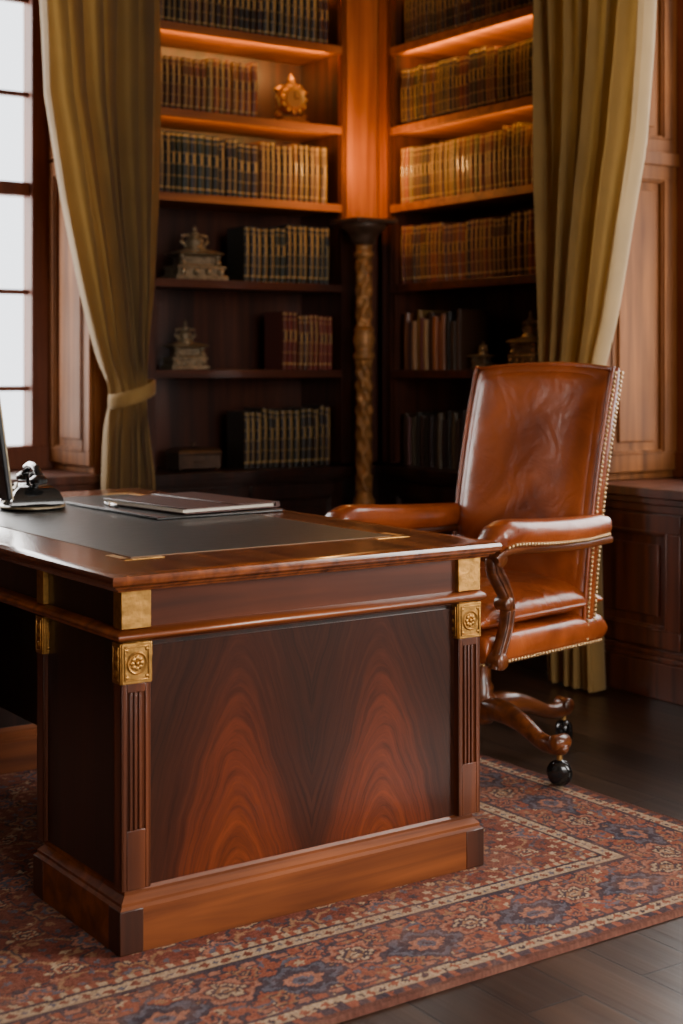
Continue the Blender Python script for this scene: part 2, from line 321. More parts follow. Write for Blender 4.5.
# ------------------------------------------------------------------ bookcases
LV=[.74,1.168,1.549,1.907,2.257,2.616,2.975]
def bookcase(swap,a0,a1):
    e=empty('built_in_bookcase',R)
    def mk(): 
        mb=MB()
        def bb(u0,u1,d0,d1,z0,z1,mi=0):
            if swap: mb.box(d0,d1,u0,u1,z0,z1,mi)
            else: mb.box(u0,u1,d0,d1,z0,z1,mi)
        return mb,bb
    mb,bb=mk()
    bb(a0,.3,.34,.37,0,CH-.01); bb(a0,a0+.03,0,.34,ZS,CH-.01); bb(a1-.0,a1+.03,.0,.34,ZS,CH-.01)
    mb.obj('carcass',[W_CASE],parent=e)
    mb,bb=mk()
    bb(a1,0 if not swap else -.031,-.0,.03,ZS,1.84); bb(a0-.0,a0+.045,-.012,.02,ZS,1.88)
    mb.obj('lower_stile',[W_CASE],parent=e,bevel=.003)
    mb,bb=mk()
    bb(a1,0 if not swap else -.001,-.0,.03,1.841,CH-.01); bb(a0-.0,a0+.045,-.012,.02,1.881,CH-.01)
    mb.obj('upper_stile',[W_STILE_LIT],parent=e,bevel=.003)  # stile above the capital wears the painted-glow tone
    mb,bb=mk()
    for i,z in enumerate(LV):
        if i==0: continue
        mi=1 if i<3 else 0  # lower shelves take the copy without painted glow
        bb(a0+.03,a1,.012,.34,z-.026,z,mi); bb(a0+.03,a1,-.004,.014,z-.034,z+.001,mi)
    mb.obj('shelves',[W_SHELF,W_SHELF_UNLIT],parent=e,bevel=.002)
    mb,bb=mk()
    bb(a0,0,-.0,.34,0,LV[0]-.03)
    bb(a0,0,-.06,.34,LV[0]-.03,LV[0]); bb(a0,0,-.045,.3,LV[0]-.05,LV[0]-.03)
    bb(a0,0,-.05,.3,0,.12)
    n=2; w=(a1-a0)/n
    for i in range(n):
        f=(lambda u,d,z:(-d,u,z)) if swap else (lambda u,d,z:(u,-d,z))
        framed_panel(mb,f,a0+i*w+.01,a0+(i+1)*w-.01,.15,LV[0]-.07,0,.06,.016)
    mb.obj('base_cabinet',[W_DARK],parent=e,bevel=.002)
    return e
bookcase(False,-1.175,-.20); bookcase(True,-1.30,-.10)
GO=(.50,.31,.09)
def books(name,swap,rows):
    mb=MB()
    def book(a,z,w,h,dep,col,d0,gold,style,lean=0):
        zl=[0,.06,.09,.12,.285,.31,.48,.505,.66,.685,.85,.875,.945,.97,1.0]
        cs=[(-w/2,.012),(-w*.38,.004),(-w*.15,0),(w*.15,0),(w*.38,.004),(w/2,.012)]
        cs=cs+[(w/2,dep),(-w/2,dep)]
        vs=[]
        for k,t in enumerate(zl):
            for (u,d) in cs:
                dd=d0+d-(.0022 if (k in (4,5,6,7,8,9) and d<.01) else 0); uu=a+u; zz=z+.001+t*h
                vs.append((dd,uu,zz) if swap else (uu,dd,zz))
        n=len(cs)
        for k in range(len(zl)-1):
            band = k in (2,4,6,8,10,12)
            lab = (k==7 or (k==9 and style>.5))
            for j in range(n):
                f=(k*n+j,k*n+(j+1)%n,(k+1)*n+(j+1)%n,(k+1)*n+j)
                front=j<5
                gg=.65 if k in (2,12) else .34
                if front and gold and band: mb.col=tuple((1-gg)*c+gg*g for c,g in zip(col,GO))
                elif front and gold and lab and 1<=j<=3: mb.col=tuple(c*.35 for c in col) if j!=2 else tuple(.3*c+.7*g for c,g in zip(col,GO))
                elif front and gold and k in (3,5,11) and j==2 and style>.3: mb.col=tuple(.65*c+.35*g for c,g in zip(col,GO))
                elif j==6: mb.col=(.30,.24,.16)
                else: mb.col=col
                mb.add([vs[q] for q in f],[(0,1,2,3)],0)
        for k in (0,len(zl)-1):
            mb.col=(.30,.24,.16) if k else col
            mb.add([vs[k*n+j] for j in range(n)],[tuple(range(n))],0)
    for (z,u0,u1,h,pal,gold,wr) in rows:
        u=u0; hh=h; cc0=None; run=0; w=.03; st=.5
        while u<u1-.012:
            t=(u-u0)/(u1-u0)
            if run<=0:
                cc0=pal(t) if callable(pal) else random.choice(pal); run=random.randint(1,5) if gold else 1; w=random.uniform(*wr); hh=h*random.uniform(.90,1.0) if gold else h*random.uniform(.78,1); st=random.random()
            run-=1
            cc=tuple(c*random.uniform(.7,1.25) for c in s2l(cc0)); ww=w*random.uniform(.92,1.08)
            if u+ww>u1: break
            book(u+ww/2,z,ww*.93,hh*random.uniform(.985,1.0),random.uniform(.15,.17),cc,.035+random.uniform(0,.009),gold,st)
            u+=ww+.001
    return mb.obj(name,[BOOKM],M=R,weld=False,recalc=True,cols=True,smooth=30)
W3=(.026,.035); L=LV
def palC(t):
    if t<.5: return random.choice([(32,40,38),(40,42,38),(30,32,30),(46,32,24)])
    if t<.72: return random.choice([(58,42,28),(88,54,32),(58,46,32)])
    return random.choice([(134,90,44),(92,58,34),(118,80,42)])
books('shelved_books',False,[
 (L[5],-1.12,-.22,.25,[(72,40,24),(56,32,22),(40,28,20)],True,W3),
 (L[4],-1.12,-.60,.25,[(118,68,36),(96,54,30),(124,76,40),(80,42,26)],True,W3),
 (L[3],-1.12,-.215,.265,palC,True,W3),
 (L[2],-.68,-.215,.265,[(30,34,28),(36,38,30),(24,28,24)],True,W3),
 (L[1],-.48,-.215,.26,[(104,46,28),(88,38,24)],True,(.024,.03)),
 (L[0]+.0,-.68,-.215,.27,[(36,28,22),(46,34,26)],True,W3)])
def palR(t): return random.choice([(40,34,28),(86,56,32),(70,46,30),(50,38,30),(90,48,30)])
books('shelved_books',True,[
 (L[5],-1.24,-.115,.25,[(62,38,24),(50,32,22),(70,42,28)],True,W3),
 (L[4],-1.24,-.115,.265,palR,True,(.022,.03)),
 (L[3],-1.24,-.115,.27,[(136,92,42),(118,78,38),(146,100,50),(80,50,28)],True,(.024,.031)),
 (L[2],-1.24,-.115,.272,[(108,58,34),(82,42,28),(116,68,42),(66,36,26)],True,W3),
 (L[1],-.54,-.125,.27,[(92,48,32),(140,116,84),(60,38,28),(110,60,38),(40,34,30),(132,86,54)],False,(.02,.036)),
 (L[0],-.60,-.125,.27,[(40,34,30),(92,78,60),(58,38,30),(36,32,28)],False,(.022,.036))])
def area(name,M,sx,sy,power,col,spread=None):
    l=bpy.data.lights.new(name,'AREA'); l.shape='RECTANGLE'; l.size=sx; l.size_y=sy; l.energy=power; l.color=col
    o=bpy.data.objects.new(name,l); scene.collection.objects.link(o); o.matrix_world=M; return o
WARM=(1,.55,.15)
for i in (4,5,6):
    p={4:2.0,5:6,6:6.5}[i]
    area('shelf_strip_light',R@Matrix.Translation((-.68,.02,LV[i]-.030-.012))@Matrix.Rotation(math.radians(90),4,'X'),.88,.012,p,WARM)
    area('shelf_strip_light',R@Matrix.Translation((.02,-.70,LV[i]-.030-.012))@Matrix.Rotation(math.radians(-90),4,'Z')@Matrix.Rotation(math.radians(90),4,'X'),1.1,.012,p*1.2,WARM)
# ------------------------------------------------------------------ corner column
e=empty('corner_column',R@Matrix.Translation((-.165,-.125,0)))
b=MB(); b.box(-.065,.065,-.062,.062,0,.52); b.mould(-.065,.065,-.062,.062,[(0,0),(.012,0),(.012,.1),(0,.12)]); b.obj('plinth',[W_DARK],parent=e,bevel=.004)
b=MB()
pr=[(.062,.52),(.066,.54),(.06,.56),(.046,.575),(.05,.59),(.038,.61),(.034,.63)]
b.lathe(pr,seg=32)
n=140; pr=[(.034+.002*math.sin((.63+i*(.58)/n)*110),.63+i*.58/n) for i in range(n+1)]
b.lathe(pr,seg=32,twist=lambda a,z:.12*math.cos(4*a+z*60)+.06*math.cos(4*a-z*60))
pr=[(.034,1.21),(.046,1.22),(.048,1.235),(.037,1.25),(.041,1.27),(.051,1.30),(.041,1.335),(.046,1.345),(.035,1.36)]
b.lathe(pr,seg=32)
pr=[(.034+.0015*math.sin(i*1.2),1.36+i*.3/80) for i in range(81)]
b.lathe(pr,seg=32,twist=lambda a,z:.11*math.cos(4*a-z*60)+.06*math.cos(4*a+z*60))
b.lathe([(.034,1.66),(.044,1.67),(.044,1.685),(.036,1.695),(.038,1.72),(.048,1.735)],seg=32)
b.obj('carved_shaft',[COLM],parent=e,smooth=60)
b=MB(); b.lathe([(.045,1.72),(.056,1.735),(.06,1.755),(.075,1.775),(.095,1.79),(.10,1.80),(.10,1.812)],seg=32)
b.box(-.108,.108,-.108,.108,1.812,1.832); b.obj('capital',[CAPM],parent=e,bevel=.003)
l=bpy.data.lights.new('column_uplight','POINT'); l.energy=8; l.color=(1,.50,.14); l.shadow_soft_size=.03
o=bpy.data.objects.new('column_uplight',l); scene.collection.objects.link(o); o.matrix_world=R@Matrix.Translation((-.23,-.23,2.10))
# ------------------------------------------------------------------ shelf ornaments
def orn_pagoda(name,M,w,h):
    e=empty(name,M); b=MB()
    b.box(-w/2,w/2,-w*.3,w*.3,.0,h*.08); b.box(-w*.44,w*.44,-w*.26,w*.26,h*.08,h*.2)
    for x in (-w*.36,-w*.12,w*.12,w*.36): b.ball((x,-w*.27,h*.14),w*.06)
    b.box(-w*.47,w*.47,-w*.28,w*.28,h*.2,h*.25)
    b.mould(-w*.3,w*.3,-w*.2,w*.2,[(.01,h*.25),(0,h*.28),(0,h*.42),(.012,h*.45),(.03,h*.47),(.02,h*.50),(-.02,h*.56)])
    for x in (-w*.34,w*.34): b.lathe([(.012,h*.25),(.018,h*.3),(.008,h*.36),(.016,h*.42),(.004,h*.5)],c=(x,-w*.2,0),seg=12)
    b.lathe([(w*.2,h*.52),(w*.22,h*.56),(w*.14,h*.62),(w*.16,h*.68),(w*.17,h*.72),(w*.07,h*.80),(w*.09,h*.85),(w*.03,h*.9),(w*.045,h*.94),(.002,h)],seg=20)
    b.tube([(-w*.16,0,h*.62),(-w*.26,0,h*.7),(-w*.24,0,h*.8),(-w*.1,0,h*.82)],.007,8); b.tube([(w*.16,0,h*.62),(w*.26,0,h*.7),(w*.24,0,h*.8),(w*.1,0,h*.82)],.007,8)
    b.obj('silver_body',[SILVER],parent=e,bevel=.002); return e
def lc(a,z,d=.11): return R@Matrix.Translation((a,d,z+.003))
def rc(a,z,d=.11): return R@Matrix.Translation((d,a,z+.003))@Matrix.Rotation(math.radians(-90),4,'Z')
orn_pagoda('silver_inkstand',lc(-.885,L[2]),.25,.235)
orn_pagoda('silver_table_ornament',lc(-.93,L[1]),.18,.21)
orn_pagoda('silver_table_ornament',rc(-.93,L[1],.10),.18,.24)
orn_pagoda('silver_trinket_stand',rc(-.63,L[1],.10),.10,.12)
e=empty('trinket_box',lc(-.89,L[0])); b=MB()
b.box(-.10,.10,-.06,.06,.008,.065); b.mould(-.098,.098,-.058,.058,[(.004,.065),(.008,.071),(.004,.080),(-.015,.093),(-.03,.095)]); b.ball((0,0,.105),.012)
for x in (-.088,.088):
    for y in (-.05,.05): b.ball((x,y,.008),.008)
b.tube([(-.03,-.063,.035),(0,-.071,.03),(.03,-.063,.035)],.004,8)
b.obj('box_body',[CAPM],parent=e,bevel=.002)
e=empty('mantel_clock',lc(-.40,L[4],.11)); b=MB()
b.box(-.075,.075,-.04,.04,0,.018); b.box(-.06,.06,-.032,.032,.018,.035)
RX=Matrix.Rotation(math.radians(90),4,'X')
b.lathe([(.055,-.03),(.062,-.025),(.066,0),(.062,.025),(.052,.034),(.040,.03)],c=(0,0,.115),seg=32,M=RX)
for k in range(12):
    a=k*math.pi/6; b.ball((.060*math.cos(a),-.028,.115+.060*math.sin(a)),.011,0,8)
for sx in (-1,1):
    b.tube([(sx*.05,0,.035),(sx*.075,0,.05),(sx*.07,0,.075),(sx*.055,0,.08),(sx*.07,0,.12),(sx*.078,0,.15),(sx*.05,0,.17)],[.012,.012,.009,.008,.01,.012,.006],10)
b.lathe([(.03,.17),(.034,.178),(.014,.19),(.02,.2),(.012,.215),(.002,.23)],seg=16)
b.obj('clock_case',[BRASS],parent=e)
b=MB(); b.lathe([(.040,.0305),(.040,.033)],c=(0,0,.115),seg=32,M=RX); b.obj('clock_dial',[simple('clock_dial_enamel',s2l((120,84,46)),.4)],parent=e)
b=MB(); b.box(-.0015,.0015,-.037,-.035,.115,.145); b.box(-.0,.022,-.037,-.035,.1135,.1165); b.obj('clock_hands',[BLACK],parent=e)
# ------------------------------------------------------------------ curtains
def interp(tab,z):
    t=sorted(tab); return float(np.interp(z,[a for a,_ in t],[b_ for _,b_ in t]))
def curtain(name,swap,Lt,Rt,tie,off,N=8,ztop=3.2,zbot=.012):
    e=empty(name,R); mb=MB(); nz=150; ns=200; vs=[]
    for j in range(nz+1):
        z=zbot+(ztop-zbot)*j/nz; a=interp(Lt,z); c=interp(Rt,z); w=abs(c-a)
        k=math.exp(-((z-tie)/.10)**2)
        amp=.058*(1-.6*k)*min(1,.35+w*1.3)
        for i in range(ns+1):
            s=i/ns; ph=2*math.pi*N*(s+.018*math.sin(9*s+1.3)+.012*math.sin(23*s))
            dd=math.sin(ph)+.30*math.sin(2*ph+1+z*.8)+.3*math.sin(ph*.5+2+z*1.2)+.12*math.sin(3*ph+z*2)
            y=off-amp*dd
            u=a+(c-a)*s+.010*math.sin(ph+1.5)*(1-k)+.01*math.sin(z*3+s*8)*(1-k)
            y-=.05*k*math.sin(math.pi*s)
            vs.append((y,u,z) if swap else (u,y,z))
    fs=[(j*(ns+1)+i,j*(ns+1)+i+1,(j+1)*(ns+1)+i+1,(j+1)*(ns+1)+i) for j in range(nz) for i in range(ns)]
    mb.add(vs,fs); o=mb.obj('drape',[CURT],parent=e,smooth=180,recalc=False)
    a=interp(Lt,tie); c=interp(Rt,tie); mb=MB(); m=(a+c)/2; hw=abs(c-a)/2+.002
    nn=40; vs=[]
    for j,(dz,ro) in enumerate(((-.030,0),(-.026,.005),(-.01,.007),(.01,.007),(.026,.005),(.030,0))):
        for i in range(nn):
            t=2*math.pi*i/nn; u=m+(hw+ro)*math.cos(t); y=off-.035+(.072+ro)*math.sin(t); z=tie+dz+.03*math.cos(t)
            vs.append((y,u,z) if swap else (u,y,z))
    fs=[(j*nn+i,j*nn+(i+1)%nn,(j+1)*nn+(i+1)%nn,(j+1)*nn+i) for j in range(5) for i in range(nn)]
    mb.add(vs,fs); mb.obj('tieback',[CURT],parent=e,smooth=180)
    mb=MB(); aa,cc=(-3.0,-1.1)
    mb.tube([((off,aa,3.22) if swap else (aa,off,3.22)),((off,cc,3.22) if swap else (cc,off,3.22))],.018,12)
    mb.obj('curtain_rod',[BRASSF],parent=e)
    return e
curtain('curtain',False,[(3.2,-1.72),(2.64,-1.71),(2.24,-1.685),(1.85,-1.605),(1.45,-1.505),(1.25,-1.45),(1.09,-1.41),(.9,-1.42),(.7,-1.435),(0,-1.45)],
 [(3.2,-1.175),(2.64,-1.178),(1.85,-1.185),(1.45,-1.195),(1.2,-1.215),(1.07,-1.235),(.75,-1.195),(0,-1.18)],1.075,-.15,N=7)
curtain('curtain',True,[(3.2,-1.88),(2.53,-1.854),(2.3,-1.83),(1.98,-1.78),(1.685,-1.70),(1.355,-1.62),(1.2,-1.57),(1.0,-1.52),(.6,-1.56),(0,-1.585)],
 [(3.2,-1.235),(2.53,-1.245),(1.3,-1.275),(1.0,-1.28),(.6,-1.30),(0,-1.33)],1.0,-.15,N=8)
# ------------------------------------------------------------------ rug
def make_rug():
    u0,u1,v0,v1=-1.42,1.58,-.48,2.50; st=.005
    nu=int((u1-u0)/st); nv=int((v1-v0)/st)
    U=np.linspace(u0,u1,nu+1); V=np.linspace(v0,v1,nv+1); UU,VV=np.meshgrid(U,V)
    def lowf(n,m):
        a=rng.random((n,m)); yi=np.linspace(0,n-1,UU.shape[0]); xi=np.linspace(0,m-1,UU.shape[1])
        y0=np.floor(yi).astype(int).clip(0,n-2); x0=np.floor(xi).astype(int).clip(0,m-2); fy=(yi-y0)[:,None]; fx=(xi-x0)[None,:]
        fy=fy*fy*(3-2*fy); fx=fx*fx*(3-2*fx)
        A=a[y0][:,x0];B=a[y0][:,x0+1];Cc=a[y0+1][:,x0];Dd=a[y0+1][:,x0+1]
        return A*(1-fy)*(1-fx)+B*(1-fy)*fx+Cc*fy*(1-fx)+Dd*fy*fx
    W=u1-u0; Ln=v1-v0; x=UU-u0; y=VV-v0
    xe=np.minimum(x,W-x); ye=np.minimum(y,Ln-y); e0=np.minimum(xe,ye)
    side=xe<ye
    wx=(lowf(60,60)-.5)*.016+(lowf(160,160)-.5)*.010; wy=(lowf(60,60)-.5)*.016+(lowf(160,160)-.5)*.010
    e=e0+(lowf(50,50)-.5)*.006
    q=.005
    s=np.where(side,y-Ln/2+wy,x-W/2+wx); s=np.round(s/q)*q; eq=np.round((e0+wx*.8)/q)*q
    C=lambda c:np.array(s2l(c))
    brick=C((140,74,54)); dred=C((112,55,43)); navy=C((44,46,60)); slate=C((78,84,98)); cream=C((180,154,124)); tan=C((150,110,80)); pink=C((158,104,84)); dark=C((44,34,32)); 
    col=np.zeros(UU.shape+(3,)); col[:]=brick
    def put(m,c): col[m]=c
    def floret(M,cx,cy,R,n,c1,c2,c3,ph=0):
        r=np.maximum(np.hypot(cx,cy),(np.abs(cx)+np.abs(cy))*.76); t=np.arctan2(cy,cx); k=1+.16*np.cos(n*t+ph)
        put(M&(r<R*k*1.16),navy); put(M&(r<R*k),c1); put(M&(r<R*.78*k),c2); put(M&(r<R*.50*k),c3); put(M&(r<R*.30),c1); put(M&(r<R*.14),navy)
    F=e>.39; put(F,dred)
    X=x-W/2+wx; Y=y-Ln/2+wy
    cl=.20; ix=np.floor(X/cl); iy=np.floor(Y/cl); fx=X-(ix+.5)*cl; fy=Y-(iy+.5)*cl
    v1_=np.abs(np.hypot(fx-.10*np.sign(fx),fy)-.062); put(F&(v1_<.0035),tan)
    v2_=np.abs(np.hypot(fx,fy-.10*np.sign(fy))-.060); put(F&(v2_<.0035),navy)
    c5=.038; jx=np.floor(X/c5); jy=np.floor(Y/c5); hx=X-(jx+.5)*c5; hy=Y-(jy+.5)*c5; h=(jx*7+jy*13)%5
    rs=np.hypot(hx,hy); 
    for kk,cc in ((0,cream),(1,slate),(2,pink),(3,navy),(4,tan)): put(F&(rs<.009+.003*np.cos(5*np.arctan2(hy,hx)+kk))&(h==kk),cc)
    par=((ix+iy)%2)==0
    floret(F&par,fx,fy,.044,8,pink,slate,brick); floret(F&~par,fx,fy*.8,.042,6,tan,dred,slate,1.5)
    qx=np.abs(fx)-cl/2; qy=np.abs(fy)-cl/2; floret(F,qx,qy,.026,5,cream,brick,navy)
    P=.30; t=eq-.20; b1=(e>.085)&(e<=.315); put(b1,brick)
    c6=.034; hs=s; jx=np.floor(hs/c6); jt=np.floor(t/c6); hx=hs-(jx+.5)*c6; hy=t-(jt+.5)*c6; h=(jx*5+jt*11)%4; rs=np.hypot(hx,hy)
    for kk,cc in ((0,cream),(1,slate),(2,navy),(3,tan)): put(b1&(rs<.009+.003*np.cos(5*np.arctan2(hy,hx)+kk))&(h==kk),cc)
    tri=np.abs(((s/P)%1)-.5)*4-1
    vine=t-.060*tri; put(b1&(np.abs(vine)<.014),navy); put(b1&(np.abs(vine)<.004),tan)
    vine=t+.075*np.sin(2*np.pi*s/P+.9); put(b1&(np.abs(vine)<.0055),slate)
    put(b1&(np.abs(np.abs(t)-.10)<.013)&((s%.075)<.048),navy); put(b1&(np.abs(np.abs(t)-.10)<.006)&((s%.075)<.037)&((s%.075)>.008),pink)
    a=(s%P)-P/2; a2=((s+P/2)%P)-P/2
    floret(b1,a*.7,t+.02,.058,8,slate,navy,pink); floret(b1,a2*.8,t-.02,.052,6,pink,dred,slate,1.0)
    floret(b1,a2*.8,t-.02,.030,6,cream,navy,tan,1.0)
    for sa in (.075,-.075):
        a3=((s+sa)%P)-P/2
        for tt in (.07,-.07): floret(b1,a3,t-tt,.024,5,tan if sa>0 else pink,brick,navy)
    g=(e>.315)&(e<=.328); put(g,navy)
    g=(e>.328)&(e<=.362); put(g,cream); gs=s%.05; gt=eq-.345; put(g&((np.abs(gs-.025)+np.abs(gt))<.013),dred); put(g&((np.minimum(gs,.05-gs)+np.abs(gt))<.009),slate)
    g=(e>.362)&(e<=.372); put(g,navy); g=(e>.372)&(e<=.39); put(g,brick); put(g&((s%.03)<.012),cream)
    g=(e>.074)&(e<=.085); put(g,navy)
    g=(e>.044)&(e<=.074); put(g,cream); gt=eq-.059; put(g&((np.abs(gs-.025)+np.abs(gt))<.012),brick); put(g&((np.minimum(gs,.05-gs)+np.abs(gt))<.009),navy)
    g=(e>.020)&(e<=.044); put(g,navy); put(g&((s%.04)<.014),brick); g=(e<=.020); put(g,dark*.6+dred*.4)
    w1=lowf(90,70); w2=lowf(12,10); w3=lowf(250,14); ns=rng.random(UU.shape)
    mean=C((124,88,72))
    k=(.16+.50*w1*w2)[...,None]
    col=col*(1-k)+mean*k
    col*=(.56+.5*ns+.18*w1+.18*w3)[...,None]
    zz=.0085+.0015*ns
    zz=np.where(e0<.003,0.001,zz)
    co=np.stack([UU,VV,zz],-1).reshape(-1,3)
    idx=np.arange((nu+1)*(nv+1)).reshape(nv+1,nu+1)
    F=np.stack([idx[:-1,:-1],idx[:-1,1:],idx[1:,1:],idx[1:,:-1]],-1).reshape(-1,4)
    me=bpy.data.meshes.new('persian_rug'); nV=co.shape[0]; nF=F.shape[0]
    me.vertices.add(nV); me.vertices.foreach_set('co',co.ravel()); me.loops.add(nF*4); me.loops.foreach_set('vertex_index',F.ravel().astype(np.int32))
    me.polygons.add(nF); me.polygons.foreach_set('loop_start',np.arange(0,nF*4,4,dtype=np.int32)); me.polygons.foreach_set('loop_total',np.full(nF,4,dtype=np.int32))
    me.update(calc_edges=True)
    at=me.color_attributes.new('Col','FLOAT_COLOR','POINT'); at.data.foreach_set('color',np.concatenate([col.reshape(-1,3),np.ones((nV,1))],1).ravel())
    me.materials.append(RUGM); me.validate()
    o=bpy.data.objects.new('persian_rug',me); scene.collection.objects.link(o); o.matrix_world=TR(-.433,2.948,0,DA)
make_rug()
# ------------------------------------------------------------------ desk
desk=empty('pedestal_desk',D@Matrix.Translation((0,0,.0102)))
DW=.955; DL=1.82; PL=.44
W_PLX=wood('plinth_mahogany',s2l((90,44,19)),s2l((150,82,38)),'x',1.0,.42,.08,.04,.35)
W_PLB=wood('plinth_block_mahogany',s2l((48,23,13)),s2l((84,41,22)),'z',1.0,.4,.1)
VEN=veneer('bookmatched_flame_veneer',.4775,.19,.6)
W_DESKV2=wood('frieze_mahogany',s2l((60,27,14)),s2l((106,51,25)),'x',.8,.3,.3)
W_DESKP=wood('pilaster_mahogany',s2l((62,29,15)),s2l((110,56,28)),'z',1.3,.34,.2)
PX,PY=.066,.036
def pedestal(y0,y1,ends):
    b=MB(); b.mould(.015,DW-.015,y0+.015,y1-.015,[(0,0),(0.01,0),(.01,.088),(.004,.094),(.004,.100),(-.002,.106),(-.008,.112),(-.008,.118),(-.014,.127)],0)
    b.obj('plinth',[W_PLX],parent=desk,smooth=25)
    b=MB()
    for x in (0,DW-.06):
        for y in (y0,y1-.06):
            b.box(x+.0035,x+.0565,y+.0035,y+.0565,0,.0885)
    b.obj('plinth_blocks',[W_PLB],parent=desk,bevel=.002)
    b=MB(); b.box(.032,DW-.032,y0+.032,y1-.032,.12,.735); b.obj('pedestal_body',[W_DARK],parent=desk)
    b=MB(); 
    if ends==0: b.box(.07,DW-.07,y0+.026,y0+.04,.125,.61)
    else: b.box(.07,DW-.07,y1-.04,y1-.026,.125,.61)
    b.obj('end_panel',[VEN],parent=desk)
    b=MB()
    if ends==0: b.box(.07,DW-.07,y0+.022,y0+.04,.62,.735)
    else: b.box(.07,DW-.07,y1-.04,y1-.022,.62,.735)
    b.obj('frieze_panel',[W_DESKV2],parent=desk)
    for x,nm in ((.022,0),(DW-.022,1)):
        b=MB(); b.box(min(x,x+(.012 if nm==0 else -.012)),max(x,x+(.012 if nm==0 else -.012)),y0+.04,y1-.04,.125,.735); b.obj('side_panel',[W_DARK],parent=desk)
    b=MB(); g=MB(); r=MB(); ins=.010
    for ix,x in enumerate((ins,DW-ins-PX)):
        for iy,y in enumerate((y0+ins,y1-ins-PY)):
            b.box(x+.006,x+PX-.006,y+.006,y+PY-.006,.125,.54)
            for face in range(4):
                wd=PX if face<2 else PY
                def fb(u0,u1,d0,d1,z0,z1,mb,mi=0):
                    if face==0: mb.box(x+u0,x+u1,y+.006-d1,y+.006-d0,z0,z1,mi)
                    if face==1: mb.box(x+u0,x+u1,y+PY-.006+d0,y+PY-.006+d1,z0,z1,mi)
                    if face==2: mb.box(x+.006-d1,x+.006-d0,y+u0,y+u1,z0,z1,mi)
                    if face==3: mb.box(x+PX-.006+d0,x+PX-.006+d1,y+u0,y+u1,z0,z1,mi)
                if face<2:
                    fb(0.0,.012,-.001,.006,.125,.54,b); fb(wd-.012,wd,-.001,.006,.125,.54,b)
                    fb(.012,wd-.012,-.001,.006,.125,.245,b); fb(.012,wd-.012,-.001,.006,.522,.54,b)
                    for k in range(3):
                        uu=.0185+k*.0105; fb(uu,uu+.0062,-.001,.006,.245,.522,b)
                else:
                    fb(0,wd,-.001,.006,.125,.54,b)
                fb(0,wd,-.001,.0065,.650,.735,g)
                fb(0,wd,-.001,.009,.540,.622,g)
                fb(.005,wd-.005,.009,.0115,.546,.549,g); fb(.005,wd-.005,.009,.0115,.613,.616,g); fb(.005,.008,.009,.0115,.546,.616,g); fb(wd-.008,wd-.005,.009,.0115,.546,.616,g)
                if face<2:
                    yy=y-.003 if face==0 else y+PY+.003; c=(x+wd/2,yy,.581)
                    Mr=Matrix.Rotation(math.radians(90 if face==0 else -90),4,'X')
                    r.lathe([(.0225,-.002),(.0235,.001),(.021,.003),(.018,.001),(.018,-.002)],c=c,seg=24,M=Mr)
                    for k in range(8):
                        a=k*math.pi/4; r.ball((c[0]+.0105*math.cos(a),c[1],c[2]+.0105*math.sin(a)),.0052,0,8,(1,.6,1))
                    r.ball(c,.005,0,10,(1,1,1))
                    for du,dz in ((-.0225,-.027),(.0225,-.027),(-.0225,.027),(.0225,.027)):
                        r.ball((c[0]+du,c[1],c[2]+dz),.0042,0,8,(1,.6,1))
                else:
                    xx=x-.003 if face==2 else x+PX+.003
                    for dz in (-.02,0,.02): r.ball((xx,y+wd/2,.581+dz),.007,0,8,(.5,1,1))
            g.box(x+.006,x+PX-.006,y+.006,y+PY-.006,.54,.735)
    b.obj('fluted_pilasters',[W_DESKP],parent=desk,bevel=.0015)
    g.obj('brass_mounts',[BRASS],parent=desk,bevel=.0015); r.obj('brass_rosettes',[BRASS],parent=desk)
pedestal(.0,PL,0); pedestal(DL-PL,DL,1)
b=MB(); b.box(.032,DW-.032,PL-.06,DL-PL+.06,.63,.735); b.obj('kneehole_frieze',[W_DARK],parent=desk)
b=MB(); b.box(.30,.32,PL-.05,DL-PL+.05,.20,.64); 
b.mould(.018,DW-.018,.018,DL-.018,[(0,.622),(.008,.624),(.017,.629),(.019,.635),(.017,.641),(.008,.647),(0,.650)],1)
b.obj('waist_moulding',[W_DARK,W_DESKX],parent=desk,smooth=60)
b=MB()
for yy in (.22,.91,1.6): b.ball((DW-.016,yy,.69),.011)
b.obj('drawer_knobs',[BRASS],parent=desk)
b=MB()
b.mould(.0,DW,.0,DL,[(-.01,.728),(.004,.728),(.006,.732),(.014,.735),(.016,.739),(.022,.741),(.026,.746),(.027,.754),(.024,.761),(.018,.7635),(-.01,.7635)],0)
b.obj('desk_top',[W_TOP],parent=desk,smooth=35)
LX0,LX1,LY0,LY1=.14,DW-.12,.22,DL-.18
b=MB(); b.box(LX0,LX1,LY0,LY1,.760,.7643); b.obj('leather_inlay',[LEATHD],parent=desk)
b=MB()
def strip(x0,x1,y0,y1): b.box(x0,x1,y0,y1,.762,.7646)
w=.003
strip(LX0,LX1,LY0-w,LY0); strip(LX0,LX1,LY1,LY1+w); strip(LX0-w,LX0,LY0-w,LY1+w); strip(LX1,LX1+w,LY0-w,LY1+w)
b.obj('gilt_border_line',[GILTW],parent=desk)
b=MB()
for (cx,sx) in ((LX0,-1),(LX1,1)):
    for (cy,sy) in ((LY0,-1),(LY1,1)):
        xa,xb=sorted((cx+sx*.035,cx-sx*.06)); ya,yb=sorted((cy+sy*.016,cy+sy*.035)); strip(xa,xb,ya,yb)
        xa,xb=sorted((cx+sx*.016,cx+sx*.035)); ya,yb=sorted((cy+sy*.035,cy-sy*.06)); strip(xa,xb,ya,yb)
b.obj('brass_inlay',[BRASS],parent=desk)
